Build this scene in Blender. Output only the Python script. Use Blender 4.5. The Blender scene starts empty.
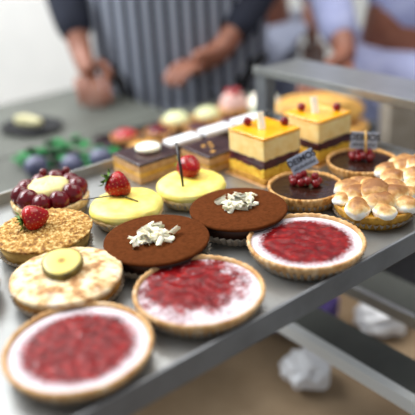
import bpy, bmesh, math, random
from mathutils import Vector, Matrix, noise
random.seed(7)
C = bpy.context.scene
S = 0.01                      # everything below is written in centimetres
Z0 = 95.0                     # the tray lies 95 cm above the floor
PI = math.pi
def P(x, y, z): return Vector((x*S, y*S, (z+Z0)*S))

# ---------------------------------------------------------------- camera
cd = bpy.data.cameras.new('camera'); cam = bpy.data.objects.new('camera', cd)
C.collection.objects.link(cam); C.camera = cam
r_ = Vector((.77531, -.62943, -.05197)); u_ = Vector((.3062, .30264, .90258)); f_ = Vector((.55239, .7157, -.42737))
M = Matrix((r_, u_, -f_)).transposed().to_4x4(); M.translation = P(0, 0, 28.08); cam.matrix_world = M
cd.sensor_width = 36; cd.lens = 650/415*36; cd.clip_start = .02; cd.clip_end = 60
cd.dof.use_dof = True; cd.dof.focus_distance = .585; cd.dof.aperture_fstop = 3.1
# ---------------------------------------------------------------- light
w = bpy.data.worlds.new('world'); C.world = w; w.use_nodes = True
bg = w.node_tree.nodes['Background']; bg.inputs[0].default_value = (.90, .95, 1, 1); bg.inputs[1].default_value = .52
def area(name, loc, target, size, energy, color):
    l = bpy.data.lights.new(name, 'AREA'); l.shape = 'RECTANGLE'; l.size, l.size_y = size; l.energy = energy; l.color = color
    o = bpy.data.objects.new(name, l); C.collection.objects.link(o); o.location = loc
    o.rotation_euler = (target-loc).to_track_quat('-Z', 'Y').to_euler(); return o
area('window_daylight', P(-60, 190, 170), P(30, 45, 0), (1.8, 1.2), 98, (.93, .97, 1))
area('wall_fill_light', P(60, 215, 185), P(60, 300, 40), (2.6, .5), 60, (1, .98, .96))  # unseen fill lamp, added to brighten the back wall
area('ceiling_panel_light', P(100, 60, 175), P(70, 70, 0), (1.4, 1.4), 30, (1, .95, .88))
C.view_settings.view_transform = 'Standard'; C.view_settings.look = 'None'
C.view_settings.exposure = -0.06; C.view_settings.gamma = 1; C.view_settings.use_curve_mapping = False

# ---------------------------------------------------------------- materials
def lin(h):
    h = h.lstrip('#'); v = [int(h[i:i+2], 16)/255 for i in (0, 2, 4)]
    return tuple(x/12.92 if x <= .04045 else ((x+.055)/1.055)**2.4 for x in v)+(1,)
class N:
    def __init__(s, name):
        s.m = bpy.data.materials.new(name); s.m.use_nodes = True; s.t = s.m.node_tree
        s.b = s.t.nodes['Principled BSDF']; s.tc = s.t.nodes.new('ShaderNodeTexCoord')
    def n(s, typ, **k):
        o = s.t.nodes.new(typ)
        for a, v in k.items(): setattr(o, a, v)
        return o
    def l(s, a, b): s.t.links.new(a, b)
    def noise(s, scale, detail=3, rough=.6, dist=0):
        o = s.n('ShaderNodeTexNoise'); o.inputs['Scale'].default_value = scale; o.inputs['Detail'].default_value = detail
        o.inputs['Roughness'].default_value = rough; o.inputs['Distortion'].default_value = dist
        s.l(s.tc.outputs['Object'], o.inputs['Vector']); return o.outputs['Fac']
    def ramp(s, fac, stops):
        o = s.n('ShaderNodeValToRGB'); e = o.color_ramp.elements
        while len(e) < len(stops): e.new(.5)
        for i, (p, c) in enumerate(stops): e[i].position = p; e[i].color = lin(c) if isinstance(c, str) else (c, c, c, 1)
        s.l(fac, o.inputs['Fac']); return o.outputs['Color']
    def mix(s, fac, a, b):
        o = s.n('ShaderNodeMix', data_type='RGBA'); s.l(fac, o.inputs[0])
        for v, i in ((a, 6), (b, 7)):
            if isinstance(v, str): o.inputs[i].default_value = lin(v)
            else: s.l(v, o.inputs[i])
        return o.outputs[2]
    def math(s, op, a, b=None):
        o = s.n('ShaderNodeMath', operation=op)
        for v, i in ((a, 0), (b, 1)):
            if v is None: continue
            if isinstance(v, (int, float)): o.inputs[i].default_value = v
            else: s.l(v, o.inputs[i])
        return o.outputs[0]
    def radius(s):
        sp = s.n('ShaderNodeSeparateXYZ'); s.l(s.tc.outputs['Object'], sp.inputs[0])
        s.x, s.y, s.z = sp.outputs
        q = s.math('ADD', s.math('MULTIPLY', s.x, s.x), s.math('MULTIPLY', s.y, s.y)); return s.math('POWER', q, .5)
    def bump(s, h, strength=.4, dist=.001):
        o = s.n('ShaderNodeBump'); o.inputs['Strength'].default_value = strength; o.inputs['Distance'].default_value = dist
        s.l(h, o.inputs['Height']); s.l(o.outputs[0], s.b.inputs['Normal'])
    def set(s, color=None, rough=None, metal=None, sss=None, coat=None, spec=None):
        b = s.b
        if color is not None:
            if isinstance(color, str): b.inputs['Base Color'].default_value = lin(color)
            else: s.l(color, b.inputs['Base Color'])
        if rough is not None:
            if isinstance(rough, (int, float)): b.inputs['Roughness'].default_value = rough
            else: s.l(rough, b.inputs['Roughness'])
        if metal is not None: b.inputs['Metallic'].default_value = metal
        if sss: b.inputs['Subsurface Weight'].default_value = sss; b.inputs['Subsurface Radius'].default_value = (.006, .003, .0015); b.inputs['Subsurface Scale'].default_value = .6
        if coat: b.inputs['Coat Weight'].default_value = coat; b.inputs['Coat Roughness'].default_value = .08
        if spec is not None: b.inputs['Specular IOR Level'].default_value = spec
        return s
def noisy(name, c1, c2, scale, rough=.6, bump=.3, bscale=None, lo=.35, hi=.65, detail=4, c3=None, **k):
    m = N(name); st = [(lo, c1), (hi, c2)] if c3 is None else [(lo, c1), ((lo+hi)/2, c2), (hi, c3)]
    m.set(m.ramp(m.noise(scale, detail), st), rough, **k)
    if bump: m.bump(m.noise(bscale or scale*2, 3), bump)
    return m.m
MT = {}
MT['steel'] = noisy('brushed_steel', '9b9d9d', 'a9abaa', 30, .33, .04, metal=.8)
MT['steel_dark'] = noisy('dull_steel', '6f7175', '7d8084', 20, .4, .05, metal=.5)
MT['steel_bg'] = noisy('worn_steel', '4a4c46', '5c5f58', 5, .55, 0, metal=.2)
MT['crust'] = noisy('shortcrust', 'a9702f', 'cf9a55', 160, .75, .6, 500, c3='dcb078')
MT['crust_pale'] = noisy('pale_shortcrust', 'bf9152', 'd9b981', 130, .75, .6, 500, c3='e8d2ab')
MT['crust_sugar'] = noisy('sugared_shortcrust', 'a87440', 'c69c68', 120, .8, .35, 400, c3='dcc6a8', lo=.3, hi=.75)
MT['paper'] = noisy('paper_liner', 'b9ae9f', 'd8cfc4', 150, .6, .2)
MT['paper'].node_tree.nodes['Principled BSDF'].inputs['Transmission Weight'].default_value = .15
def jam(name, r0, r1, side, amount):
    m = N(name); rad = m.radius()
    base = m.ramp(m.noise(160, 3), [(.3, '4c0409'), (.55, '720a0f'), (.75, '981a16')])
    t = m.math('DIVIDE', m.math('SUBTRACT', rad, r0*S), (r1-r0)*S)                 # 0 centre .. 1 rim
    t = m.math('SUBTRACT', t, m.math('MULTIPLY', m.y, side))
    t = m.math('ADD', t, m.math('MULTIPLY', m.math('SUBTRACT', m.noise(420, 4, .7), .5), 1.2))
    t = m.math('ADD', t, m.math('MULTIPLY', m.math('SUBTRACT', m.noise(70, 2), .5), amount))
    f = m.ramp(t, [(.42, 0.0), (.95, 1.0)])
    m.set(m.mix(f, base, 'cfc5cb'), m.ramp(f, [(0, .3), (.5, .85)]), spec=.22); m.bump(m.noise(160, 3), .25); return m.m
MT['jam1'] = jam('raspberry_jam_dusted', 1.5, 5.4, 8, 1.7)
MT['jam2'] = jam('raspberry_jam_sugar_edge', 3.0, 4.3, 0, .5)
MT['cocoa'] = noisy('cocoa_powder', '4d270f', '5e3116', 300, .95, .25, 900, spec=.05)
MT['choc_dark'] = noisy('dark_chocolate_side', '28110b', '3c1c12', 90, .5, .2)
MT['ganache'] = noisy('glossy_ganache', '24120c', '2e1810', 25, .16, .04, 60)
MT['white_choc'] = noisy('white_chocolate', 'f5efd6', 'fcf9ea', 60, .5, .1, sss=.2)
MT['cream'] = noisy('custard_cream', 'eed65a', 'f6e684', 60, .45, .25, 120, sss=.15)
MT['cream_pale'] = noisy('pale_cream', 'd8c87e', 'e8dca0', 80, .5, .6, 220)
MT['strawb'] = noisy('strawberry_skin', '82040a', 'ae090e', 60, .22, .15, 200, coat=.2, spec=.3)
MT['seed'] = N('seed').set('a8602a', .4).m
MT['leaf'] = noisy('strawberry_leaf', '5d8a2c', '8fb14a', 90, .5, .2)
MT['stick'] = N('vanilla_stick').set('1c0f0a', .35).m
MT['currant'] = noisy('red_currant_skin', '5a030a', '820812', 50, .16, 0, coat=.25, spec=.3)
MT['currant_end'] = N('currant_tip').set('30120c', .6).m
MT['grape'] = noisy('dark_cherry_skin', '44040e', '700a18', 50, .16, 0, coat=.25, spec=.3)
MT['haz'] = noisy('hazelnut_crumble', '74471a', 'b08034', 260, .85, 1, 600, c3='dfc283')
MT['haz_side'] = noisy('hazelnut_side', 'a07c34', 'bd9a50', 60, .7, .2)
def ban():
    m = N('sugared_brulee'); a = m.ramp(m.noise(110, 4), [(.38, '9a6a3c'), (.46, 'c79d68'), (.58, 'e6cfa4')])
    f = m.ramp(m.noise(60, 3), [(.54, 0.0), (.74, .8)])
    m.set(m.mix(f, a, 'ece4da'), .75); m.bump(m.noise(240, 3), .5); return m.m
MT['brulee'] = ban()
MT['ban_side'] = noisy('caramel_side', '7e5016', 'ad7a24', 80, .5, .2)
def banana():
    m = N('banana_flesh'); rad = m.radius()
    a = m.ramp(m.math('DIVIDE', rad, 1.7*S), [(0, '7a5a1c'), (.12, 'b08a2a'), (.26, 'e2c964'), (.8, 'e8d272'), (1, 'c9ae4a')])
    m.set(a, .35, sss=.1); m.bump(m.noise(200), .15); return m.m
MT['banana'] = banana()
MT['peel'] = noisy('banana_peel', '4c4014', '7a6a26', 120, .5, .2)
MT['meringue'] = None
def mer():
    m = N('toasted_meringue'); m.radius()
    t = m.math('ADD', m.math('DIVIDE', m.z, 1.0*S), m.math('MULTIPLY', m.math('SUBTRACT', m.noise(90, 3), .5), 1.1))
    c = m.ramp(t, [(.12, 'f9f3e8'), (.32, 'f0d79f'), (.58, 'c08c4c'), (.88, '85521f')])
    m.set(c, .5, sss=.1); m.bump(m.noise(120), .2); return m.m
MT['meringue'] = mer()
MT['mer_crust'] = noisy('lemon_tart_side', '9a6a18', 'c8932c', 130, .6, .5)
def stripes_card():
    return N('card_face').set('9fabc0', .5).m
MT['card'] = stripes_card(); MT['ink'] = N('card_ink').set('2a2d3a', .6).m
MT['wood'] = N('cocktail_stick').set('c9a05e', .6).m
MT['glaze'] = noisy('orange_glaze', 'ee9a08', 'f8b21c', 40, .18, .05, coat=.4)
MT['mousse'] = noisy('vanilla_mousse', 'f3cd7c', 'fbe09c', 90, .6, .3, 250)
MT['berry'] = noisy('blackberry_layer', '2a0610', '52101c', 130, .4, .4)
MT['sponge'] = noisy('yellow_sponge', 'dfa21c', 'f6cc46', 170, .8, .7, 400)
MT['biscuit'] = noisy('biscuit_layer', 'b07a26', 'd6a23e', 170, .8, .7, 400)
MT['tan'] = noisy('praline_layer', 'b98850', 'd1a672', 170, .8, .5, 400)
MT['choc_top'] = noisy('chocolate_top', '2e1c1b', '453030', 60, .17, .08, 90)
MT['cara'] = noisy('caramel_cream', 'cf9426', 'e4b04a', 120, .5, .3)
MT['white_ice'] = N('white_icing').set('ecedf1', .3).m
MT['wall'] = noisy('white_wall_paint', 'e9ebea', 'f2f3f2', 3, .7, 0)
MT['floor'] = noisy('floor_tiles', '8c8479', '9f978b', 4, .6, 0)
MT['skin'] = noisy('skin', '7d4b38', '8f5c46', 40, .5, 0, sss=.1)
MT['navy'] = noisy('navy_cloth', '141826', '1d2233', 60, .9, .2)
MT['black'] = noisy('black_cloth', '0c0c10', '15151a', 60, .9, .2)
MT['lav'] = noisy('lavender_cloth', '9298bd', 'a6abcb', 30, .9, .2)
MT['beige'] = noisy('beige_cloth', '8f8474', 'a3988a', 30, .9, .2)
MT['greyblue'] = noisy('grey_blue_cloth', '7c8194', '8f94a6', 30, .9, .2)
MT['hair'] = noisy('brown_hair', '241610', '3a251a', 90, .6, .3)
MT['eye'] = N('eye').set('e8e6e0', .2).m
MT['lip'] = N('lips').set('9a5248', .5).m
def striped():
    m = N('striped_apron_cloth'); wv = m.n('ShaderNodeTexWave', bands_direction='X'); wv.inputs['Scale'].default_value = 11
    m.l(m.tc.outputs['Object'], wv.inputs['Vector']); m.set(m.ramp(wv.outputs['Fac'], [(.34, '1c2233'), (.48, 'bcc2d0')]), .9); return m.m
MT['stripe'] = striped()
MT['green'] = noisy('green_leaves', '0e7a38', '22a652', 40, .5, .2)
MT['plum'] = noisy('plum_skin', '44455e', '63657f', 30, .4, .1)
MT['magenta'] = N('magenta_fruit').set('8c2a76', .5).m
MT['tray_dark'] = noisy('dark_tray', '22141a', '33202a', 20, .4, 0)
MT['bread'] = noisy('pale_dough', 'a8a278', 'c9c39a', 40, .7, .3)
MT['gold'] = noisy('golden_pastry', 'c2872c', 'dfae5a', 60, .5, .3)
MT['pink'] = noisy('pink_cream', 'c79a92', 'dcb8ae', 60, .6, .2)
MT['red_fruit'] = noisy('red_fruit', '8f1418', 'b8272a', 50, .3, .1)
MT['cream_green'] = noisy('green_cream', 'cdd19a', 'dfe2b6', 50, .5, .2)
MT['cardboard'] = noisy('brown_cardboard', '8a7358', '9d866a', 10, .9, 0)
MT['purple'] = noisy('purple_cloth', '3c2c66', '51407e', 20, .9, 0)
MT['bluedark'] = N('dark_blue_paint').set('2b3350', .5).m
MT['olive'] = noisy('olive_fruit', '5c6a2c', '76843c', 40, .4, 0)

# ---------------------------------------------------------------- helpers
def tag(o, label, cat, group=None, kind=None):
    if label: o['label'] = label
    if cat: o['category'] = cat
    if group: o['group'] = group
    if kind: o['kind'] = kind
    return o
def thing(name, label, cat, loc, rz=0, group=None):
    o = bpy.data.objects.new(name, None); C.collection.objects.link(o); o.empty_display_size = .02
    o.location = P(*loc); o.rotation_euler = (0, 0, rz); return tag(o, label, cat, group)
def link(name, bm, mat, parent=None, smooth=True, loc=None, rot=None):
    """bm is in centimetres, in the local frame"""
    bmesh.ops.recalc_face_normals(bm, faces=bm.faces[:])
    me = bpy.data.meshes.new(name); bm.to_mesh(me); bm.free()
    for v in me.vertices: v.co *= S
    for m in (mat if isinstance(mat, list) else [mat]): me.materials.append(m)
    if smooth:
        for p in me.polygons: p.use_smooth = True
    o = bpy.data.objects.new(name, me); C.collection.objects.link(o)
    if parent is not None:
        o.parent = parent
        if loc is not None: o.location = Vector(loc)*S
    elif loc is not None: o.location = P(*loc)
    if rot is not None: o.rotation_euler = rot
    return o
def lathe(prof, n=64, mod=None, bm=None, closed=False):
    bm = bm or bmesh.new(); rings = []
    for k, (r, z) in enumerate(prof):
        if r < 1e-6: rings.append([bm.verts.new((0, 0, z))]); continue
        ring = []
        for i in range(n):
            t = 2*PI*i/n; rr, zz = (r, z) if mod is None else mod(t, k, r, z)
            ring.append(bm.verts.new((rr*math.cos(t), rr*math.sin(t), zz)))
        rings.append(ring)
    pairs = list(zip(rings, rings[1:]))+([(rings[-1], rings[0])] if closed else [])
    for a, b in pairs:
        for i in range(n):
            j = (i+1) % n
            if len(a) == 1 and len(b) == 1: continue
            if len(a) == 1: bm.faces.new((a[0], b[i], b[j]))
            elif len(b) == 1: bm.faces.new((a[i], a[j], b[0]))
            else: bm.faces.new((a[i], a[j], b[j], b[i]))
    return bm
def box(x0, x1, y0, y1, z0, z1, bev=0, bm=None, seg=2, cuts=0):
    own = bmesh.new(); bmesh.ops.create_cube(own, size=1)
    for v in own.verts: v.co = Vector((x0+(v.co.x+.5)*(x1-x0), y0+(v.co.y+.5)*(y1-y0), z0+(v.co.z+.5)*(z1-z0)))
    if cuts: bmesh.ops.subdivide_edges(own, edges=own.edges[:], cuts=cuts, use_grid_fill=True)
    if bev: bmesh.ops.bevel(own, geom=[e for e in own.edges if e.calc_face_angle(0) > .5], offset=bev, segments=seg, affect='EDGES', profile=.6)
    if bm is None: return own
    me = bpy.data.meshes.new('t'); own.to_mesh(me); own.free(); bm.from_mesh(me); bpy.data.meshes.remove(me); return bm
def ball(r, sub=3, sc=(1, 1, 1), c=(0, 0, 0), amp=0, fr=1, seed=0, bm=None):
    own = bmesh.new(); bmesh.ops.create_icosphere(own, subdivisions=sub, radius=1)
    for v in own.verts:
        d = v.co.copy(); k = 1+(amp*noise.noise(d*fr+Vector((seed, seed*.7, 3))) if amp else 0)
        v.co = Vector((c[0]+d.x*r*sc[0]*k, c[1]+d.y*r*sc[1]*k, c[2]+d.z*r*sc[2]*k))
    if bm is None: return own
    me = bpy.data.meshes.new('t'); own.to_mesh(me); own.free(); bm.from_mesh(me); bpy.data.meshes.remove(me); return bm
def tube(pts, rads, n=8, bm=None):
    bm = bm or bmesh.new(); pts = [Vector(p) for p in pts]; rings = []
    up = Vector((0.13, .21, 1)).normalized()
    for i, p in enumerate(pts):
        d = (pts[min(i+1, len(pts)-1)]-pts[max(i-1, 0)]).normalized(); a = d.cross(up)
        if a.length < .1: a = d.cross(Vector((1, 0, 0)))
        a.normalize(); b = d.cross(a); r = rads[i] if isinstance(rads, (list, tuple)) else rads
        rings.append([bm.verts.new(p+(a*math.cos(2*PI*k/n)+b*math.sin(2*PI*k/n))*r) for k in range(n)])
    for a, b in zip(rings, rings[1:]):
        for k in range(n): bm.faces.new((a[k], a[(k+1) % n], b[(k+1) % n], b[k]))
    bm.faces.new(rings[0]); bm.faces.new(rings[-1][::-1]); return bm
def nz(x, y, z=0, s=1): return noise.noise(Vector((x*s, y*s, z*s)))

# ---------------------------------------------------------------- the setting
def struct(name, bm, mat, loc=(0, 0, 0)):
    o = link(name, bm, mat, smooth=False, loc=loc); o['kind'] = 'structure'; return o
struct('floor', box(-350, 520, -200, 420, -105, -95), MT['floor'])
struct('wall_back', box(-350, 520, 300, 312, -95, 190), MT['wall'])
struct('wall_right', box(420, 432, -200, 300, -95, 190), MT['wall'])

# display tray on a steel shelf frame
X0, X1, Y0, Y1 = 0.0, 60.6, 29.15, 63.3
tr = thing('display_tray', 'large rectangular grey steel tray with raised rims holding all the tarts and cakes', 'tray', (0, 0, 0))
link('tray_bed', box(X0, X1, Y0, Y1, -.35, 0, .03), MT['steel'], tr, False)
link('front_rim', box(X0, X1, Y0-.3, Y0+.0, -1.5, .6, .1), MT['steel_dark'], tr, False)
link('back_rim', box(X0, X1, Y1, Y1+.35, -1.0, 1.2, .1), MT['steel'], tr, False)
link('side_rim', box(X1, X1+.35, Y0-.35, Y1+.35, -1.0, 1.1, .1), MT['steel'], tr, False)
link('side_rim', box(X0-.35, X0, Y0-.35, Y1+.35, -1.0, 1.1, .1), MT['steel'], tr, False)
fr = thing('shelving_frame', 'grey steel shelving frame carrying the big tray, with rails running underneath', 'shelving', (0, 0, 0))
for x in (-3.0, 61.6):
    for y in (27, 64.2):
        if x > 0 and y < 30: continue
        link('post', box(x-.9, x+.9 if x < 0 else x+1.0, y-.2, y+2.0, -95, 6.0 if x > 0 else -1.4, .15), MT['steel_dark'], fr, False)
link('tray_runner', box(-4, 62, 64.2, 66, -3.0, -1.05, .15), MT['steel_dark'], fr, False)
link('tray_runner', box(-4, 60.2, 30, 32, -2.6, -.4, .15), MT['steel_dark'], fr, False)
link('lower_rail', box(60.6, 66.5, -10, 64, -20.6, -20.0, .1), MT['steel_bg'], fr, False)
link('lower_rail_flange', box(60.0, 60.6, -10, 64, -21.6, -19.8, .1), MT['steel'], fr, False)
link('lower_rail', box(48.6, 53.4, -10, 66, -20.6, -20.0, .1), MT['steel_bg'], fr, False)
link('lower_rail_flange', box(47.4, 48.6, -10, 66, -21.6, -19.9, .1), MT['wall'], fr, False)  # white colour paints in the lit edge of this grey rail
us = thing('upper_shelf', 'pale grey metal shelf edge crossing the top right corner above the tray', 'shelf', (0, 0, 0))
link('shelf_plate', box(60.9, 69.5, -4, 66.4, 6.0, 6.5, .1), MT['steel'], us, False)
link('shelf_lip', box(60.5, 61.1, -4, 66.4, 5.9, 7.0, .12), MT['steel'], us, False)
ls = thing('lower_shelf', 'brown board shelf seen deep below the tray edge', 'shelf', (0, 0, 0))
link('shelf_board', box(20, 79, -20, 68, -37.5, -36, .1), MT['cardboard'], ls, False)
for x, y in ((22, -18), (77, -18), (22, 66), (77, 66)): link('leg', box(x-1, x+1, y-1, y+1, -95, -37.5), MT['steel_dark'], ls, False)

# ---------------------------------------------------------------- pastry parts
def paper(par, rb, rt, h, n=44, loc=(0, 0, 0)):
    def mod(t, k, r, z):
        a = (.08+.05*k)*(1 if int(round(t/(2*PI)*n*2)) % 2 else -1); return r+a, z+(.05*nz(math.cos(t)*3, math.sin(t)*3, k) if k else 0)
    bm = lathe([(rb, .02), (rb+(rt-rb)*.6, h*.55), (rt+.06, h)], n*2, mod); bmesh.ops.solidify(bm, geom=bm.faces[:], thickness=.03)
    return link('paper_liner', bm, MT['paper'], par, False, loc)
def crust(par, rb, rt, h, mat, rimw=.42, drop=.3, scal=30, amp=.07, name='crust', seed=0):
    ph = seed*1.3
    def mod(t, k, r, z):
        wt = (0, .1, .5, 1, 1, .6, .2, 0, 0)[k]
        s_ = amp*wt*abs(math.sin(t*scal/2+ph))*1.6
        return r*(1+.006*nz(math.cos(t)*2, math.sin(t)*2, seed))+s_-amp*wt*.5, z+(.06*wt*nz(math.cos(t)*4, math.sin(t)*4, seed+9))+ (s_*.5 if 3 <= k <= 5 else 0)
    pr = [(0, .04), (rb, .04), (rb+(rt-rb)*.6, h*.5), (rt, h*.92), (rt-rimw*.35, h+.05), (rt-rimw*.8, h), (rt-rimw, h-drop), (rt-rimw, h-drop-.3), (0, h-drop-.3)]
    def mm(t, k, r, z):
        return mod(t, k, r, z)
    return link(name, lathe(pr, max(96, scal*6), mm), mat, par)
def disc(par, name, r, z, mat, bulge=0, rough=0, rings=26, n=90, seed=0, rs=2.2, side=.0, loc=(0, 0, 0)):
    pr = [(0, z+bulge)]+[(r*i/rings, z+bulge*(1-(i/rings)**2)) for i in range(1, rings+1)]
    def mod(t, k, rr, zz):
        x, y = rr*math.cos(t), rr*math.sin(t); e = 1-(rr/r)**6
        return rr, zz+rough*e*(nz(x*rs, y*rs, seed)+.5*nz(x*rs*2.3, y*rs*2.3, seed+5))
    bm = lathe(pr+([(r, z-side)] if side else []), n, mod)
    return link(name, bm, mat, par, loc=loc)
def strawberry(par, loc, r=1.15, calyx=(0, 0, 1), name='strawberry'):
    rot = Vector(calyx).to_track_quat('Z', 'Y').to_euler()
    prof = [(0, -1.05), (.25, -1.0), (.55, -.72), (.82, -.28), (.97, .15), (.93, .5), (.68, .78), (.3, .88), (0, .84)]
    # smooth profile
    pts = []
    for i in range(len(prof)-1):
        for k in range(3):
            t = k/3; a, b = prof[i], prof[i+1]; pts.append((a[0]+(b[0]-a[0])*t, a[1]+(b[1]-a[1])*t))
    pts.append(prof[-1])
    def mod(t, k, rr, z): return rr*r*(1+.05*nz(math.cos(t), math.sin(t), z+loc[0])), z*r
    o = link(name, lathe([(a, b) for a, b in pts], 36, lambda t, k, a, b: mod(t, k, a, b)), MT['strawb'], par, loc=loc, rot=rot)
    for v in o.data.vertices:
        if v.co.x == 0 and v.co.y == 0: v.co.z *= r
    bm = bmesh.new(); g = 0
    for row in range(9):
        zz = -.85+row*.19; rr = None
        for (a, b) in zip(pts, pts[1:]):
            if a[1] <= zz <= b[1]: rr = a[0]+(b[0]-a[0])*(zz-a[1])/(b[1]-a[1]+1e-9)
        if not rr: continue
        nn = max(4, int(rr*13))
        for i in range(nn):
            t = 2*PI*(i+.5*(row % 2))/nn; ball(.042*r, 1, (1, 1, 1.5), (rr*r*.99*math.cos(t), rr*r*.99*math.sin(t), zz*r), bm=bm)
    link('seeds', bm, MT['seed'], o)['kind'] = 'stuff'
    bm = bmesh.new()
    for i in range(8):
        t = 2*PI*i/8+.2; L = r*(.75+.2*random.random()); pv = None; c, s_ = math.cos(t), math.sin(t)
        ws = [.10, .2, .15, .02]; zs = [.86, .98, 1.0, 1.16+.15*random.random()]
        for k in range(4):
            d = .05+L*k/3; wd = ws[k]*r*1.2; z = zs[k]*r
            a = bm.verts.new((c*d-s_*wd, s_*d+c*wd, z)); b = bm.verts.new((c*d+s_*wd, s_*d-c*wd, z))
            if pv: bm.faces.new((pv[0], pv[1], b, a))
            pv = (a, b)
    bmesh.ops.solidify(bm, geom=bm.faces[:], thickness=.04)
    tube([(0, 0, .8*r), (.05, .05, 1.15*r), (.15, .1, 1.45*r)], [.09, .07, .06], 8, bm)
    link('calyx', bm, MT['leaf'], o); return o
def shavings(par, z, n, spread, c=(0, 0), ang=0):
    for i in range(18):
        a = random.uniform(-.8, .8)*spread[0]; b = random.uniform(-.7, .7)*spread[1]; x = c[0]+a*math.cos(ang)-b*math.sin(ang); y = c[1]+a*math.sin(ang)+b*math.cos(ang)
        link('chocolate_shaving', ball(.32, 2, (1.2, .9, .6), amp=.5, fr=2, seed=i), MT['white_choc'], par, False, loc=(x, y, z+.15), rot=(0, 0, i))
    for i in range(n):
        a = random.gauss(0, .5)*spread[0]; b = random.gauss(0, .5)*spread[1]
        a = max(-spread[0], min(spread[0], a)); b = max(-spread[1], min(spread[1], b))
        x = c[0]+a*math.cos(ang)-b*math.sin(ang); y = c[1]+a*math.sin(ang)+b*math.cos(ang)
        hz = z+.16+.8*random.random()*max(0, 1-(abs(a)/spread[0]+abs(b)/spread[1])/1.4)
        L = .6+.55*random.random(); R = .22+.12*random.random(); bm = bmesh.new(); pv = None; arc = 2.4+1.6*random.random()
        for k in range(9):
            t = arc*k/8; rr = R*(1+.12*k/8)
            p = (rr*math.cos(t), rr*math.sin(t)); u = bm.verts.new((-L/2+.1*math.sin(k), p[0], p[1])); v = bm.verts.new((L/2+.08*math.sin(k*2.1), p[0], p[1]))
            if pv: bm.faces.new((pv[0], pv[1], v, u))
            pv = (u, v)
        bmesh.ops.solidify(bm, geom=bm.faces[:], thickness=.09)
        link('chocolate_shaving', bm, MT['white_choc'], par, False, loc=(x, y, hz), rot=(random.uniform(-.7, .7), random.uniform(-.6, .6), random.uniform(0, 6.28)))
def currant(par, loc, r=.42):
    o = link('red_currant', ball(r, 3), MT['currant'], par, loc=loc, rot=(random.uniform(-1, 1), random.uniform(-1, 1), 0))
    link('currant_tip', lathe([(0, .0), (.07, .02), (.05, .1), (0, .12)], 8), MT['currant_end'], o, loc=(0, 0, r*.96)); return o

# ---------------------------------------------------------------- raspberry tarts
def raspberry_tart(loc, rt, h, jamk, label, seed, rz=0):
    t = thing('raspberry_tart', label, 'tart', loc, rz, 'raspberry jam tarts along the front of the tray')
    paper(t, rt-.85, rt-.3, h*.6, 50)
    crust(t, rt-.9, rt, h, MT['crust_sugar'], .36, .2, 46, .05, seed=seed)
    disc(t, 'jam_filling', rt-.33, h-.22, MT[jamk], .05, .13, seed=seed, rs=1.2)
    return t
raspberry_tart((24.8, 33.78, 0), 5.02, 1.6, 'jam1', 'raspberry tart with sugar dusted all over its jam, in front of the nearest cocoa tart', 1)
raspberry_tart((36.2, 33.48, 0), 5.02, 1.6, 'jam2', 'raspberry tart with a crisp white sugar ring round clear red jam, beside the meringue tart', 2)
raspberry_tart((14.6, 33.95, 0), 5.05, 1.6, 'jam2', 'raspberry tart at the lower left, in front of the banana tart', 3, 2.0)
# ---------------------------------------------------------------- cocoa tarts
def cocoa_tart(loc, label, seed, spread, c, ang):
    rt, h = 4.58, 2.1; t = thing('cocoa_tart', label, 'tart', loc, 0, 'cocoa dusted chocolate tarts')
    paper(t, rt-.75, rt-.1, h*.5, 46)
    link('chocolate_base', lathe([(0, .05), (rt-.8, .05), (rt-.5, h*.5), (rt-.2, h-.3), (0, h-.3)], 90), MT['choc_dark'], t)
    link('cocoa_top', lathe([(0, h-.34), (rt-.3, h-.34), (rt-.05, h-.3), (rt, h-.15), (rt-.06, h-.03), (rt-.2, h), (rt*.6, h+.02), (0, h+.03)], 96), MT['cocoa'], t)
    shavings(t, h, 44, spread, c, ang); return t
cocoa_tart((26.7, 42.0, 0), 'cocoa dusted chocolate tart with white shavings, nearest the camera, right of the banana tart', 4, (1.8, 1.55), (-.1, .2), -.5)
cocoa_tart((35.7, 41.55, 0), 'cocoa dusted chocolate tart with white shavings, between the other cocoa tart and a currant tart', 5, (1.8, 1.3), (.4, .4), -.45)
# ---------------------------------------------------------------- cream tarts
def cream_tart(loc, label, seed):
    rt, h = 3.55, 1.15; t = thing('custard_cream_tart', label, 'tart', loc, 0, 'yellow custard tarts topped with a strawberry')
    paper(t, rt-.65, rt-.1, h*.75, 40)
    crust(t, rt-.55, rt, h, MT['crust_pale'], .4, .1, 24, .05, seed=seed)
    pr = [(rt-.3, h-.15), (rt-.02, h+.05), (rt+.08, h+.35), (rt-.05, h+.72), (rt-.45, h+1.0), (rt*.6, h+1.12), (rt*.3, h+1.17), (0, h+1.18)]
    pts = []
    for i in range(len(pr)-1):
        for k in range(3): a, b = pr[i], pr[i+1]; pts.append((a[0]+(b[0]-a[0])*k/3, a[1]+(b[1]-a[1])*k/3))
    pts.append(pr[-1])
    def mod(u, k, r, z):
        n_ = nz(math.cos(u)*2.2*r/rt, math.sin(u)*2.2*r/rt, seed); m2 = nz(r*math.cos(u)*.8, r*math.sin(u)*.8, seed+4); return r*(1+.035*n_), z+.16*m2
    link('custard_cream', lathe(pts, 80, mod), MT['cream'], t); return t, h+1.15
c1, z1 = cream_tart((28.95, 50.4, 0), 'yellow custard tart with a vanilla stick lying flat beside its strawberry', 6)
strawberry(c1, (.15, 1.45, z1+.95), 1.32, (-.8, .6, .75))
link('vanilla_stick', tube([(-3.6, 2.2, z1+.35), (-1.6, 1.4, z1+.28), (-.2, .9, z1+.2), (.4, -1.6, z1+.12)], [.05, .07, .08, .06]), MT['stick'], c1)
c2, z2 = cream_tart((36.45, 49.75, 0), 'yellow custard tart with a dark stick standing upright against its strawberry', 8)
strawberry(c2, (.5, .75, z2+.9), 1.3, (.2, 1, -.1))
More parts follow.
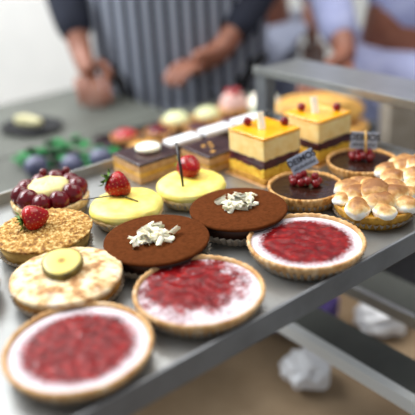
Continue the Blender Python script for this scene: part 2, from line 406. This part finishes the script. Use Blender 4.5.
link('vanilla_stick', tube([(-1.75, -1.0, z2-.05), (-1.2, 0, z2+1.9), (-.85, .9, z2+3.9)], [.13, .16, .14]), MT['stick'], c2)
# ---------------------------------------------------------------- hazelnut, banana tarts
def crumble_mesh(r, z, n, seed):
    rings = 46
    def mod(t, k, rr, zz):
        x, y = rr*math.cos(t), rr*math.sin(t)
        d = .13*abs(nz(x*3.2, y*3.2, seed))+.12*abs(nz(x*6.5, y*6.5, seed+3))
        return rr*(1+.02*nz(math.cos(t)*6, math.sin(t)*6, seed)), zz+d*1.6
    pr = [(0, z+.42)]+[(r*i/rings, z+.42*(1-(i/rings)**3.5)) for i in range(1, rings+1)]+[(r*.985, z-.22), (r*.93, z-.3), (0, z-.3)]
    return lathe(pr, 150, mod)
ht = thing('hazelnut_tart', 'golden crumble-topped tart with a strawberry lying on its side, at the left edge', 'tart', (20.2, 50.35, 0))
paper(ht, 3.5, 4.1, .8)
link('tart_shell', lathe([(0, .05), (3.6, .05), (3.95, 1.1), (4.15, 1.9), (0, 1.9)], 90), MT['haz_side'], ht)
link('crumble_top', crumble_mesh(4.35, 2.1, 150, 3), MT['haz'], ht)
strawberry(ht, (-.5, .3, 3.45), 1.22, (-.9, .3, -.1))
def brulee_tart(loc, label, seed, rt=4.4):
    t = thing('banana_tart', label, 'tart', loc, 0, 'sugared brown and cream topped tarts')
    paper(t, rt-.7, rt-.1, 1.0, 46)
    link('tart_shell', lathe([(0, .05), (rt-.6, .05), (rt-.22, .8), (rt-.1, 1.6), (0, 1.6)], 90), MT['ban_side'], t)
    rings = 24
    def mod(u, k, r, z): x, y = r*math.cos(u), r*math.sin(u); return r*(1+.012*nz(math.cos(u)*3, math.sin(u)*3, seed)), z+.1*nz(x*1.8, y*1.8, seed)
    pr = [(0, 2.3)]+[(rt*i/rings, 2.0+.3*(1-(i/rings)**4)) for i in range(1, rings+1)]+[(rt+.03, 1.8), (rt-.1, 1.55), (0, 1.55)]
    link('sugared_top', lathe(pr, 96, mod), MT['brulee'], t); return t
bt = brulee_tart((18.1, 42.15, 0), 'cream and brown sugared tart carrying a thick slice of banana', 11)
sl = link('banana_slice', lathe([(0, -.4), (1.4, -.4), (1.5, -.3), (1.54, .2), (1.46, .34), (1.2, .38), (0, .38)], 48, lambda u, k, r, z: (r*(1+.035*math.cos(3*u+.5)), z)), MT['banana'], bt, loc=(-.1, .25, 2.85), rot=(.2, -.12, 0))
link('banana_peel', lathe([(1.5, -.44), (1.63, -.2), (1.63, .18), (1.56, .33), (1.46, .33), (1.44, -.44)], 48, lambda u, k, r, z: (r*(1+.035*math.cos(3*u+.5)), z), closed=True), MT['peel'], sl)
brulee_tart((10.3, 48.3, 0), 'sugared cream topped tart of which only a sliver shows at the left edge', 15, 4.3)
# ---------------------------------------------------------------- chocolate currant tarts
def text_mesh(body, size, mat, par, loc, rot, name='lettering'):
    cu = bpy.data.curves.new('t', 'FONT'); cu.body = body; cu.size = size*S; cu.extrude = .02*S; cu.align_x = 'CENTER'; cu.align_y = 'CENTER'; cu.offset = .0002
    o = bpy.data.objects.new('t', cu); C.collection.objects.link(o); dg = bpy.context.evaluated_depsgraph_get()
    me = bpy.data.meshes.new_from_object(o.evaluated_get(dg)); bpy.data.objects.remove(o)
    me.materials.append(mat); q = bpy.data.objects.new(name, me); C.collection.objects.link(q); q.parent = par; q.location = Vector(loc)*S; q.rotation_euler = rot; return q
def currant_tart(loc, label, seed, cur, card, stick=False):
    rt, h = 3.78, 1.6; t = thing('chocolate_currant_tart', label, 'tart', loc, 0, 'dark chocolate tarts topped with red currants')
    paper(t, rt-.7, rt-.2, .8, 40)
    crust(t, rt-.55, rt, h, MT['crust'], .3, .16, 40, .08, seed=seed)
    disc(t, 'chocolate_filling', rt-.28, h-.14, MT['ganache'], .03, .03, seed=seed)
    for (x, y, z) in cur: currant(t, (x, y, h+.28+z))
    (x, y, z, tilt, rz, roll, L, H) = card
    cb = link('name_card', box(-L/2, L/2, -.04, .04, -H/2, H/2, .02), MT['card'], t, False, loc=(x, y, z), rot=(tilt, roll, rz)); cb.rotation_mode = 'XYZ'
    text_mesh('DEIMOS', H*.50, MT['ink'], cb, (0, -.06, H*.18), (PI/2, 0, 0))
    bm = bmesh.new()
    for i in range(14): xx = -L*.42+i*L*.062; box(xx, xx+L*.035, -.06, -.03, -H*.33, -H*(.2-.04*(i % 3)), bm=bm)
    link('small_print', bm, MT['ink'], cb, False)
    if stick: link('cocktail_stick', tube([(x-.25, y-.55, z-1.9), (x-.2, y-.3, z+1.25)], .13), MT['wood'], t)
    return t
cl = [(-1.15, .35, 0), (-.45, .05, 0), (.15, .5, .1), (-.6, .75, .35), (.95, -.35, 0), (1.3, .2, .05), (.2, -.2, .25), (-.1, 1.0, .55), (1.0, .35, .5), (-1.2, 1.0, .1)]
R2c = lambda x, y: (x*.775+y*.63, -x*.63+y*.775)      # aligned with the currant row
cur1 = [R2c(x, y)+(z,) for x, y, z in cl]
currant_tart((44.55, 41.35, 0), 'chocolate tart with red currants and a tilted grey name card, next to the meringue tart', 12, cur1, (.6, 1.0, 3.7, -.25, -.55, -.42, 2.8, 1.75))
cur2 = [R2c(x*.8, y*.8)+(z,) for x, y, z in cl]
currant_tart((53.8, 41.7, 0), 'chocolate tart with red currants, a wooden pick and a blurred upright card', 14, cur2, (.6, .3, 3.6, -.1, -.68, .1, 2.9, 1.9), True)
# ---------------------------------------------------------------- fruit tart
ft = thing('cherry_tart', 'tart with a ring of dark red glazed cherries round a pale cream centre', 'tart', (24.5, 57.8, 0))
paper(ft, 3.2, 3.75, .9)
crust(ft, 3.4, 3.9, 1.7, MT['crust_pale'], .4, .2, 30, .06, seed=21)
disc(ft, 'custard', 3.5, 1.5, MT['cream_pale'], .05, .04)
for i in range(10):
    t = 2*PI*i/10+.2; rr = 2.75+.1*math.sin(i*2.3)
    o = link('cherry', ball(1.15, 3, (.95, .95, .95), amp=.1, seed=i), MT['grape'], ft, loc=(rr*math.cos(t), rr*math.sin(t), 2.15+.12*math.sin(i*1.7)))
link('cream_swirl', lathe([(0, 1.6), (1.9, 1.6), (2.1, 2.1), (2.15, 2.7), (1.9, 3.1), (1.2, 3.3), (.6, 3.35), (0, 3.35)], 72, lambda u, k, r, z: (r*(1+.04*math.sin(9*u+k*.8)), z+.05*math.sin(7*u+k*1.7) if k > 1 else z)), MT['cream_pale'], ft)
for (x, y) in ((.9, 2.9), (2.9, 1.6)): link('small_berry', ball(.42, 3), MT['grape'], ft, loc=(x, y, 3.2))
# ---------------------------------------------------------------- meringue tarts
def meringue_tart(loc, label, seed, rt=3.85, rot=0):
    t = thing('meringue_tart', label, 'tart', loc, rot, 'lemon tarts with toasted meringue puffs')
    paper(t, rt-.7, rt-.1, .8, 40)
    crust(t, rt-.55, rt, 1.5, MT['mer_crust'], .4, .15, 26, .08, seed=seed)
    disc(t, 'lemon_filling', rt-.35, 1.4, MT['sponge'], .1, .1, seed=seed)
    k = 0
    for (n, rr, zz, sz) in ((10, rt-.85, 1.85, 1.12), (5, rt-2.2, 2.15, 1.3), (1, .15, 2.55, 1.6)):
        for i in range(n):
            a = 2*PI*(i+.3*k)/n; k += 1
            s_ = sz*(1+.13*math.sin(k*2.7))
            o = link('meringue_puff', ball(s_, 4, (1.15, .95, .7), amp=.2, fr=1.2, seed=seed*3+k), MT['meringue'], t, loc=(rr*math.cos(a), rr*math.sin(a), zz), rot=(0, 0, a+.6))
    return t
meringue_tart((46.5, 34.3, 0), 'lemon tart heaped with toasted meringue puffs, fully in view beside the right raspberry tart', 31)
meringue_tart((54.4, 34.8, 0), 'lemon tart heaped with toasted meringue puffs, half cut off by the right edge', 37, 3.95, 1.1)
# ---------------------------------------------------------------- layered mousse cakes
def layer(par, name, x, y, z0, z1, mat, wob=.05, seed=0, bev=.08, over=0):
    bm = box(-x/2-over, x/2+over, -y/2-over, y/2+over, z0, z1, bev, cuts=11)
    for v in bm.verts:
        n_ = Vector((nz(v.co.y*2, v.co.z*3, seed), nz(v.co.x*2, v.co.z*3, seed+3), nz(v.co.x*1.3, v.co.y*1.3, seed+7)*.6)); v.co += n_*wob
    return link(name, bm, mat, par)
def mousse_cake(loc, label, seed, currs, stick, rz=0, xs=5.45, ys=5.6):
    t = thing('mousse_cake', label, 'cake', loc, rz, 'square orange glazed mousse cakes')
    link('cake_board', box(-xs/2-.5, xs/2+.5, -ys/2-.5, ys/2+.5, .0, .1, .04), MT['tan'], t, False)
    layer(t, 'biscuit_base', xs, ys, .1, .75, MT['biscuit'], .12, seed, over=.16)
    layer(t, 'sponge_layer', xs, ys, .72, 1.8, MT['sponge'], .12, seed+1, over=.04)
    layer(t, 'berry_layer', xs, ys, 1.72, 2.8, MT['berry'], .2, seed+2, over=.02)
    layer(t, 'mousse_layer', xs, ys, 2.7, 5.0, MT['mousse'], .06, seed+3)
    layer(t, 'orange_glaze', xs, ys, 4.95, 5.3, MT['glaze'], .03, seed+4, .14, .03)
    for x, y in currs: currant(t, (x, y, 5.3+.45), .5)
    link('white_chocolate_stick', box(-.36, .36, -.2, .2, -1.1, 1.1, .06), MT['white_choc'], t, False, loc=(stick[0], stick[1], 6.0), rot=(-.4, .0, -.5)); return t
mousse_cake((46.75, 49.6, 0), 'square orange topped mousse cake standing beside the chocolate slices, nearer of the two', 41, [(-.75, 1.9), (2.1, -1.0)], (-.35, .1))
mousse_cake((54.75, 49.2, 0), 'square orange topped mousse cake further back, behind the two currant tarts', 47, [(-.9, 1.6), (1.8, -1.4)], (-.3, .1))
# ---------------------------------------------------------------- chocolate topped slices
def choc_slice(loc, label, sx, sy, mats, seed):
    t = thing('chocolate_slice', label, 'cake slice', loc, 0, 'low caramel slices with dark chocolate tops'); z = 0.0
    for nm, dz, mk in mats:
        layer(t, nm, sx, sy, z, z+dz+.02, MT[mk], .05, seed); seed += 1; z += dz
    return t, z
s1, zt = choc_slice((37.55, 59.5, 0), 'chocolate topped caramel slice carrying a round white button', 5.7, 5.6, [('praline_base', .75, 'tan'), ('caramel_layer', .6, 'cara'), ('praline_layer', .75, 'tan'), ('chocolate_top', .3, 'choc_top')], 51)
link('white_button', lathe([(0, 0), (1.15, 0), (1.42, .15), (1.5, .4), (1.35, .62), (1.1, .72), (0, .76)], 48), MT['white_choc'], s1, loc=(.5, .3, zt))
s2, zt = choc_slice((44.6, 55.6, 0), 'chocolate topped praline slice with caramel specks, left of the nearer mousse cake', 5.6, 5.2, [('praline_base', .7, 'tan'), ('cream_layer', .4, 'biscuit'), ('praline_layer', .8, 'tan'), ('chocolate_top', .3, 'choc_top')], 61)
s2.location = P(44.6, 56.0, 0)
for x, y in ((-1.0, .6), (-.4, -.2), (.1, .8), (-1.4, -1.6)): link('caramel_speck', ball(.3, 2, (1, .8, .35), amp=.3, seed=x), MT['gold'], s2, loc=(x, y, zt+.04))
# white iced fingers along the back rim
WL = ['white iced finger pastry at the back rim, behind the white button slice',
      'white iced finger pastry in the middle of the row along the back rim',
      'white iced finger pastry at the back rim, behind the nearer mousse cake']
for i, xc in enumerate((43.4, 48.65, 53.9)):
    t = thing('iced_finger', WL[i], 'pastry', (xc, 60.4, 0), 0, 'white iced fingers along the back rim')
    link('pastry_base', box(-2.2, 2.2, -.9, .9, 0, 1.9, .3, seg=3), MT['choc_dark'], t)
    link('white_icing', box(-2.25, 2.25, -1.05, 1.05, 1.8, 2.5, .34, seg=3), MT['white_ice'], t)

# ---------------------------------------------------------------- work tables behind
def table(name, label, x0, x1, y0, y1, zt, mat):
    t = thing(name, label, 'table', (0, 0, 0))
    link('table_top', box(x0, x1, y0, y1, zt-3, zt, .2), mat, t, False)
    link('undershelf', box(x0+3, x1-3, y0+3, y1-3, zt-62, zt-60, .2), MT['steel_dark'], t, False)
    for x in (x0+3, x1-3):
        for y in (y0+3, y1-3): link('leg', box(x-1.5, x+1.5, y-1.5, y+1.5, -95, zt-3), MT['steel_dark'], t, False)
    return t
table('work_table', 'grey steel work table right behind the tray, under the blurred pastries', -80, 94, 70, 103.7, -10, MT['steel_bg'])
table('work_table', 'grey steel work table further back on the left, under the pale roll', -80, 72, 104, 137, -10, MT['steel_bg'])
# pale roll, with a black shape added as the shadow under it
d = link('roll_shadow_shape', lathe([(0, 0), (4.2, 0), (5.0, .8), (4.8, .8), (4.1, .25), (0, .25)], 40, lambda u, k, r, z: (r*(1+.25*abs(math.cos(u))), z)), MT['black'], loc=(47.6, 115.5, -10), rot=(0, 0, -1.2))
tag(d, 'black shallow shape added as the shadow under the pale roll, far left table', 'shadow shape')
b = link('bread_roll', ball(1, 4, (3.8, 1.3, 1.2), (0, 0, 1.2), .2, 1.5, 3), MT['bread'], loc=(47.4, 116.1, -9.72), rot=(0, 0, -1.25))
tag(b, 'long pale dough roll lying on its black shadow shape at the far left', 'bread')
# greens and plums
random.seed(3)
bm = bmesh.new()
for i in range(70):
    a, rr = random.uniform(0, 6.28), random.random()**.5
    cx, cy, cz = 8.0*rr*math.cos(a), 4.6*rr*math.sin(a), .4+5.0*(1-rr)*random.random()+.5*random.random()
    th, tl = random.uniform(0, 6.28), random.uniform(-.6, .6); L = random.uniform(1.6, 3.0); pv = None
    for k in range(5):
        q = k/4; wd = 1.0*math.sin(PI*min(.97, q+.08)); dx = L*q; zz = cz+tl*q+.25*math.sin(PI*q)
        x1, y1 = cx+dx*math.cos(th), cy+dx*math.sin(th)
        u = bm.verts.new((x1-wd*math.sin(th), y1+wd*math.cos(th), zz)); v = bm.verts.new((x1+wd*math.sin(th), y1-wd*math.cos(th), zz))
        if pv: bm.faces.new((pv[0], pv[1], v, u))
        pv = (u, v)
bmesh.ops.solidify(bm, geom=bm.faces[:], thickness=.05)
for v in bm.verts: v.co.z = max(v.co.z, .02)
o = link('green_leaves', bm, MT['green'], loc=(43.5, 94.0, -10), rot=(0, 0, -.68)); tag(o, 'loose heap of bright green leaves on the table behind the cherry tart', 'leaves', kind='stuff')
for i, (x, y, lab) in enumerate(((37.6, 92.2, 'bluish plum at the left end of the green leaves'), (42.0, 88.6, 'bluish plum in the middle in front of the green leaves'), (46.6, 87.6, 'bluish plum at the right end of the green leaves'))):
    t = thing('plum', lab, 'plum', (x, y, -10), i*1.1, 'plums by the green leaves')
    link('plum_body', ball(1, 4, (1.9, 1.75, 1.65), (0, 0, 1.63), .06, 1, i), MT['plum'], t); link('stem', tube([(0, 0, 3.2), (.1, .1, 3.8)], .1), MT['choc_dark'], t)
t = thing('small_fruit', 'small magenta fruit right of the plums', 'fruit', (50.2, 85.6, -10)); link('fruit_body', ball(1.1, 3, (1, 1, .95), (0, 0, 1.03), .05), MT['magenta'], t); link('stem', tube([(0, 0, 2.0), (.1, .1, 2.5)], .08), MT['choc_dark'], t)
# second pastry tray
t2 = thing('pastry_tray', 'dark tray of blurred pastries on the table behind the display tray', 'tray', (67, 89.2, -10), -.12)
link('tray_bed', box(-16, 17, -7.5, 7.5, 0, .4, .1), MT['tray_dark'], t2, False)
for a in ((-16.4, -16, -7.9, 7.9), (17, 17.4, -7.9, 7.9), (-16, 17, -7.9, -7.5), (-16, 17, 7.5, 7.9)): link('rim', box(*a, 0, 1.2, .08), MT['tray_dark'], t2, False)
def tartlet(x, y, r, h, top, lab, topz=.8, fruit=None):
    t = thing('tartlet', lab, 'tart', (x, y, -9.6), x, 'blurred tartlets on the tray behind')
    crust(t, r*.82, r, h, MT['crust'], .3, .15, 20, .06, seed=x)
    link('topping', ball(1, 3, (r*.86, r*.86, topz), (0, 0, h-.15), .12, 2, x), MT[top], t)
    if fruit:
        for k in range(3): link('fruit', ball(.75, 3, c=(0, 0, .0)), MT[fruit], t, loc=(.9*math.cos(k*2.1), .9*math.sin(k*2.1), h+topz*.85))
    return t
tartlet(66.0, 93.2, 2.9, 1.8, 'cream_green', 'pale cream tartlet in the middle of the dark tray, far row', 1.6)
tartlet(55.2, 93.8, 2.5, 1.5, 'red_fruit', 'red fruit tartlet at the left end of the dark tray', 1.2)
tartlet(54.6, 86.8, 2.7, 1.4, 'gold', 'golden yellow tartlet nearest the white button slice', 1.0)
tartlet(60.6, 91.2, 2.6, 1.6, 'grape', 'dark purple tartlet between the golden one and the cream ones', 1.0)
tartlet(60.4, 85.3, 2.5, 1.5, 'choc_top', 'dark chocolate tartlet near the front of the dark tray', .9)
tartlet(71.8, 91.3, 2.7, 1.8, 'cream_green', 'pale greenish cream tartlet right of the middle of the dark tray', 1.6)
tartlet(66.3, 87.0, 2.5, 1.6, 'berry', 'dark berry tartlet in front of the cream tartlets', 1.0)
tartlet(72.3, 85.4, 2.5, 1.6, 'berry', 'dark berry tartlet near the grey post', 1.0)
tartlet(77.5, 90.5, 3.1, 2.4, 'pink', 'tall pinkish domed tartlet at the right end with red fruit on top', 3.0, 'red_fruit')
tartlet(78.4, 84.4, 2.4, 1.8, 'olive', 'olive green topped tartlet beside the pink domed one', 1.4)
# right: golden pastries and white dessert behind the mousse cakes
t = thing('puff_pastry', 'large golden puff pastry on the table behind the farther mousse cake', 'pastry', (84.0, 75.6, -10), -.7)
link('pastry_body', ball(1, 4, (8.5, 4.2, 3.2), (0, 0, 3.15), .1, 2, 2), MT['gold'], t); link('crimped_edge', lathe([(0, 0), (8.9, 0), (9.2, .5), (8.6, .9), (0, .9)], 80, lambda u, k, r, z: (r*(.5+.5*abs(math.cos(u)))*(1+.02*math.sin(30*u)), z)), MT['gold'], t)
t = thing('dessert_bowl', 'white bowl heaped with cream beside the grey post', 'bowl', (82.0, 87.0, -10))
link('bowl', lathe([(0, 0), (1.8, 0), (1.9, .4), (3.6, 3.0), (3.4, 3.0), (1.7, .6), (0, .6)], 48), MT['white_ice'], t); link('cream', ball(1, 3, (3.2, 3.2, 2.2), (0, 0, 2.9), .12, 2, 5), MT['white_choc'], t)
# below: cloth, crumpled paper, black crate
o = link('folded_cloth', box(-5, 5, -4.5, 4.5, 0, 4, 1.0, cuts=6, seg=3), MT['purple'], loc=(66, 61.5, -36), rot=(0, 0, .3)); tag(o, 'dark purple folded cloth on the brown shelf below the tray', 'cloth')
o = link('crumpled_paper', ball(1, 4, (4.6, 4, 2.6), (0, 0, 2.5), .35, 2.2, 4), MT['white_ice'], loc=(74, 51.5, -35.8), rot=(0, 0, -.4)); tag(o, 'white crumpled paper on the brown shelf at the lower right', 'paper')
o = link('crumpled_paper', ball(1, 4, (3.5, 3.5, 2.5), (0, 0, 2.4), .35, 2.2, 9), MT['white_ice'], loc=(55.5, 51, -35.8), rot=(0, 0, .4)); tag(o, 'white crumpled paper below the middle of the tray front', 'paper')
t = thing('storage_crate', 'black crate standing behind the lower rail at the right edge', 'crate', (100, 42, -95))
link('crate_body', box(-16, 16, -24, 24, 0, 54, .6), MT['black'], t, False); link('crate_lid', box(-16.6, 16.6, -24.6, 24.6, 54, 56, .4), MT['black'], t, False)

# ---------------------------------------------------------------- people
def skinned(name, nodes, edges, mat, parent, loc=None, rot=None, sub=2, root=0):
    me = bpy.data.meshes.new(name); me.from_pydata([Vector(n[0])*S for n in nodes], edges, []); me.materials.append(mat)
    o = bpy.data.objects.new(name, me); C.collection.objects.link(o)
    if parent: o.parent = parent
    bpy.context.view_layer.objects.active = o
    sk = o.modifiers.new('skin', 'SKIN'); sk.use_smooth_shade = True
    for i, n in enumerate(nodes):
        r = n[1]; r = r if isinstance(r, tuple) else (r, r); sv = me.skin_vertices[0].data[i]; sv.radius = (r[0]*S, r[1]*S); sv.use_root = (i == root)
    ss = o.modifiers.new('sub', 'SUBSURF'); ss.levels = ss.render_levels = sub
    dg = bpy.context.evaluated_depsgraph_get(); m2 = bpy.data.meshes.new_from_object(o.evaluated_get(dg))
    o.modifiers.clear(); o.data = m2
    if not m2.materials: m2.materials.append(mat)
    for p in m2.polygons: p.use_smooth = True
    return o
def person(label, loc, rz, arms, shirt, trouser, apron=None, short=False):
    """arms: {side: (elbow, wrist, direction of fingers)} in the local frame, facing -Y"""
    t = thing('person', label, 'person', (loc[0], loc[1], -95), rz)
    nodes = [((0, 0, 92), (15, 10)), ((0, 0, 104), (13, 9)), ((0, -.5, 120), (15, 10)), ((0, 0, 136), (15, 9)), ((0, 0, 146), (6, 5.5)), ((0, -1, 152), (5.2, 5.4)),
             ((0, -1.5, 158), (6.6, 8)), ((0, -1.5, 165), (7.4, 9)), ((0, -.5, 171), (6, 7)),
             ((-9, 0, 86), 8.5), ((-10, -1, 48), 5.6), ((-10, 1, 10), 4), ((-10.5, -9, 4), (4, 3)), ((9, 0, 86), 8.5), ((10, -1, 48), 5.6), ((10, 1, 10), 4), ((10.5, -9, 4), (4, 3))]
    edges = [(0, 1), (1, 2), (2, 3), (3, 4), (4, 5), (5, 6), (6, 7), (7, 8), (0, 9), (9, 10), (10, 11), (11, 12), (0, 13), (13, 14), (14, 15), (15, 16)]
    for s_ in (-1, 1):
        el, wr, fd = arms[s_]; k = len(nodes); fd = Vector(fd).normalized(); wr = Vector(wr)
        nodes += [((s_*17, 0, 139), 6), (tuple(el), 4.4), (tuple(wr), (2.9, 2.5)), (tuple(wr+fd*4.5), (3.6, 2.0)), (tuple(wr+fd*8.2), (3.9, 1.6))]
        edges += [(3, k), (k, k+1), (k+1, k+2), (k+2, k+3), (k+3, k+4)]
    body = skinned('body', nodes, edges, MT['skin'], t)
    for s_ in (-1, 1):
        el, wr, fd = arms[s_]; fd = Vector(fd).normalized(); wr = Vector(wr); sd = fd.cross(Vector((0, 0, 1)))
        if sd.length < .3: sd = Vector((1, 0, 0))
        sd.normalize(); nm = sd.cross(fd).normalized()
        if nm.z > 0: nm = -nm
        for j, (off, L) in enumerate(((-2.8, 6.2), (-.95, 7.4), (.95, 7.0), (2.7, 5.4))):
            b0 = wr+fd*6.5+sd*off; skinned('finger', [(tuple(b0), .95), (tuple(b0+fd*3.4), .92), (tuple(b0+fd*(3.4+L*.34)+nm*1.0), .85), (tuple(b0+fd*(3.4+L*.58)+nm*2.2), .7)], [(0, 1), (1, 2), (2, 3)], MT['skin'], body, sub=1)
        b0 = wr+fd*2.0+sd*2.2*s_; skinned('thumb', [(tuple(b0), 1.2), (tuple(b0+sd*1.8*s_+fd*2.4), 1.1), (tuple(b0+sd*2.4*s_+fd*5.2+nm*.8), .85)], [(0, 1), (1, 2)], MT['skin'], body, sub=1)
        sh = Vector((s_*17, 0, 139)); cuff = wr+(Vector(el)-wr)*(.75 if short else .12)
        pts = [((s_*12, 0, 140), 7.4), (tuple(sh), 7.0), (tuple(el), 5.6), (tuple(cuff), 4.2)]
        skinned('sleeve', pts, [(0, 1), (1, 2), (2, 3)], shirt, t)
    skinned('shirt', [((0, 0, 90), (16.5, 11.5)), ((0, 0, 104), (14.5, 10.5)), ((0, -.5, 120), (16.5, 11.5)), ((0, 0, 137), (17, 10)), ((0, 0, 145), (8, 7))], [(0, 1), (1, 2), (2, 3), (3, 4)], shirt, t)
    skinned('trousers', [((0, 0, 92), (17.2, 12)), ((-9, 0, 84), 10), ((-10, -1, 48), 7.4), ((-10, 1, 10), 6.6), ((9, 0, 84), 10), ((10, -1, 48), 7.4), ((10, 1, 10), 6.6)], [(0, 1), (1, 2), (2, 3), (0, 4), (4, 5), (5, 6)], trouser, t)
    for s_ in (-1, 1): link('shoe', ball(1, 3, (5, 13, 5), (s_*10.3, -5, 4.6)), MT['black'], t)
    hd = (0, -1.5, 164)
    link('hair', ball(1, 4, (8.9, 10.2, 9.5), (0, 1.2, 168.5), .06, 3, 1), MT['hair'], t)
    for s_ in (-1, 1): link('eye', ball(1.2, 2, c=(s_*3, -9.6, 162)), MT['eye'], body); link('ear', ball(1, 2, (1, 1.8, 3), (s_*7.6, -1, 161)), MT['skin'], body)
    link('nose', ball(1, 3, (1.3, 1.8, 2.4), (0, -11.2, 159.3)), MT['skin'], body); link('mouth', ball(1, 3, (2.5, .9, .7), (0, -9.8, 154.8)), MT['lip'], body)
    if apron:
        m, z0, z1, hw = apron; bm = bmesh.new(); pv = None
        n_ = 20
        cols = []
        for i in range(n_+1):
            u = -1+2*i/n_; a = u*hw; col = []
            for k in range(9):
                z = z0+(z1-z0)*k/8; tp = 1 if z < 112 else max(.5, 1-(z-112)/50)
                col.append(bm.verts.new((22*math.sin(a*tp), -20*math.cos(a*tp)-.6*math.sin(9*a)*(1-k/8), z)))
            cols.append(col)
        for a, b_ in zip(cols, cols[1:]):
            for k in range(8): bm.faces.new((a[k], b_[k], b_[k+1], a[k+1]))
        bmesh.ops.solidify(bm, geom=bm.faces[:], thickness=.3); link('apron', bm, m, t)
    return t
person('person in a navy and white striped apron, one hand resting on the far left table', (93.5, 128), -.62,
       {-1: ((-26, -4, 112), (-21.5, -16, 94), (.25, -.85, -.5)), 1: ((24, -4, 112), (8, -20, 93.5), (-.8, -.5, -.15))}, MT['navy'], MT['black'], (MT['stripe'], 76, 136, 1.1))
person('person in grey blue clothes standing behind the pink domed tartlet', (128, 146), -.75,
       {-1: ((-24, 2, 112), (-20, -12, 100), (.6, -.7, .1)), 1: ((24, 2, 112), (20, -8, 92), (.1, -.3, -1))}, MT['greyblue'], MT['greyblue'])
person('person in lavender clothes with one hand above the golden puff pastry', (135, 88), -1.0,
       {-1: ((-25, -4, 110), (-15, -25, 92), (-.5, -.8, -.3)), 1: ((24, -2, 108), (6, -21, 86), (-.7, -.5, -.2))}, MT['lav'], MT['lav'])
t = thing('cardboard_box', 'narrow beige cardboard box standing behind the currant tart at the right', 'box', (106, 73, -95), -.65)
link('box_body', box(-3.6, 3.6, -3.6, 3.6, 0, 86, .3), MT['beige'], t, False); link('box_flap', box(-3.7, 3.7, -3.7, 0, 86, 86.4, .1), MT['cardboard'], t, False)
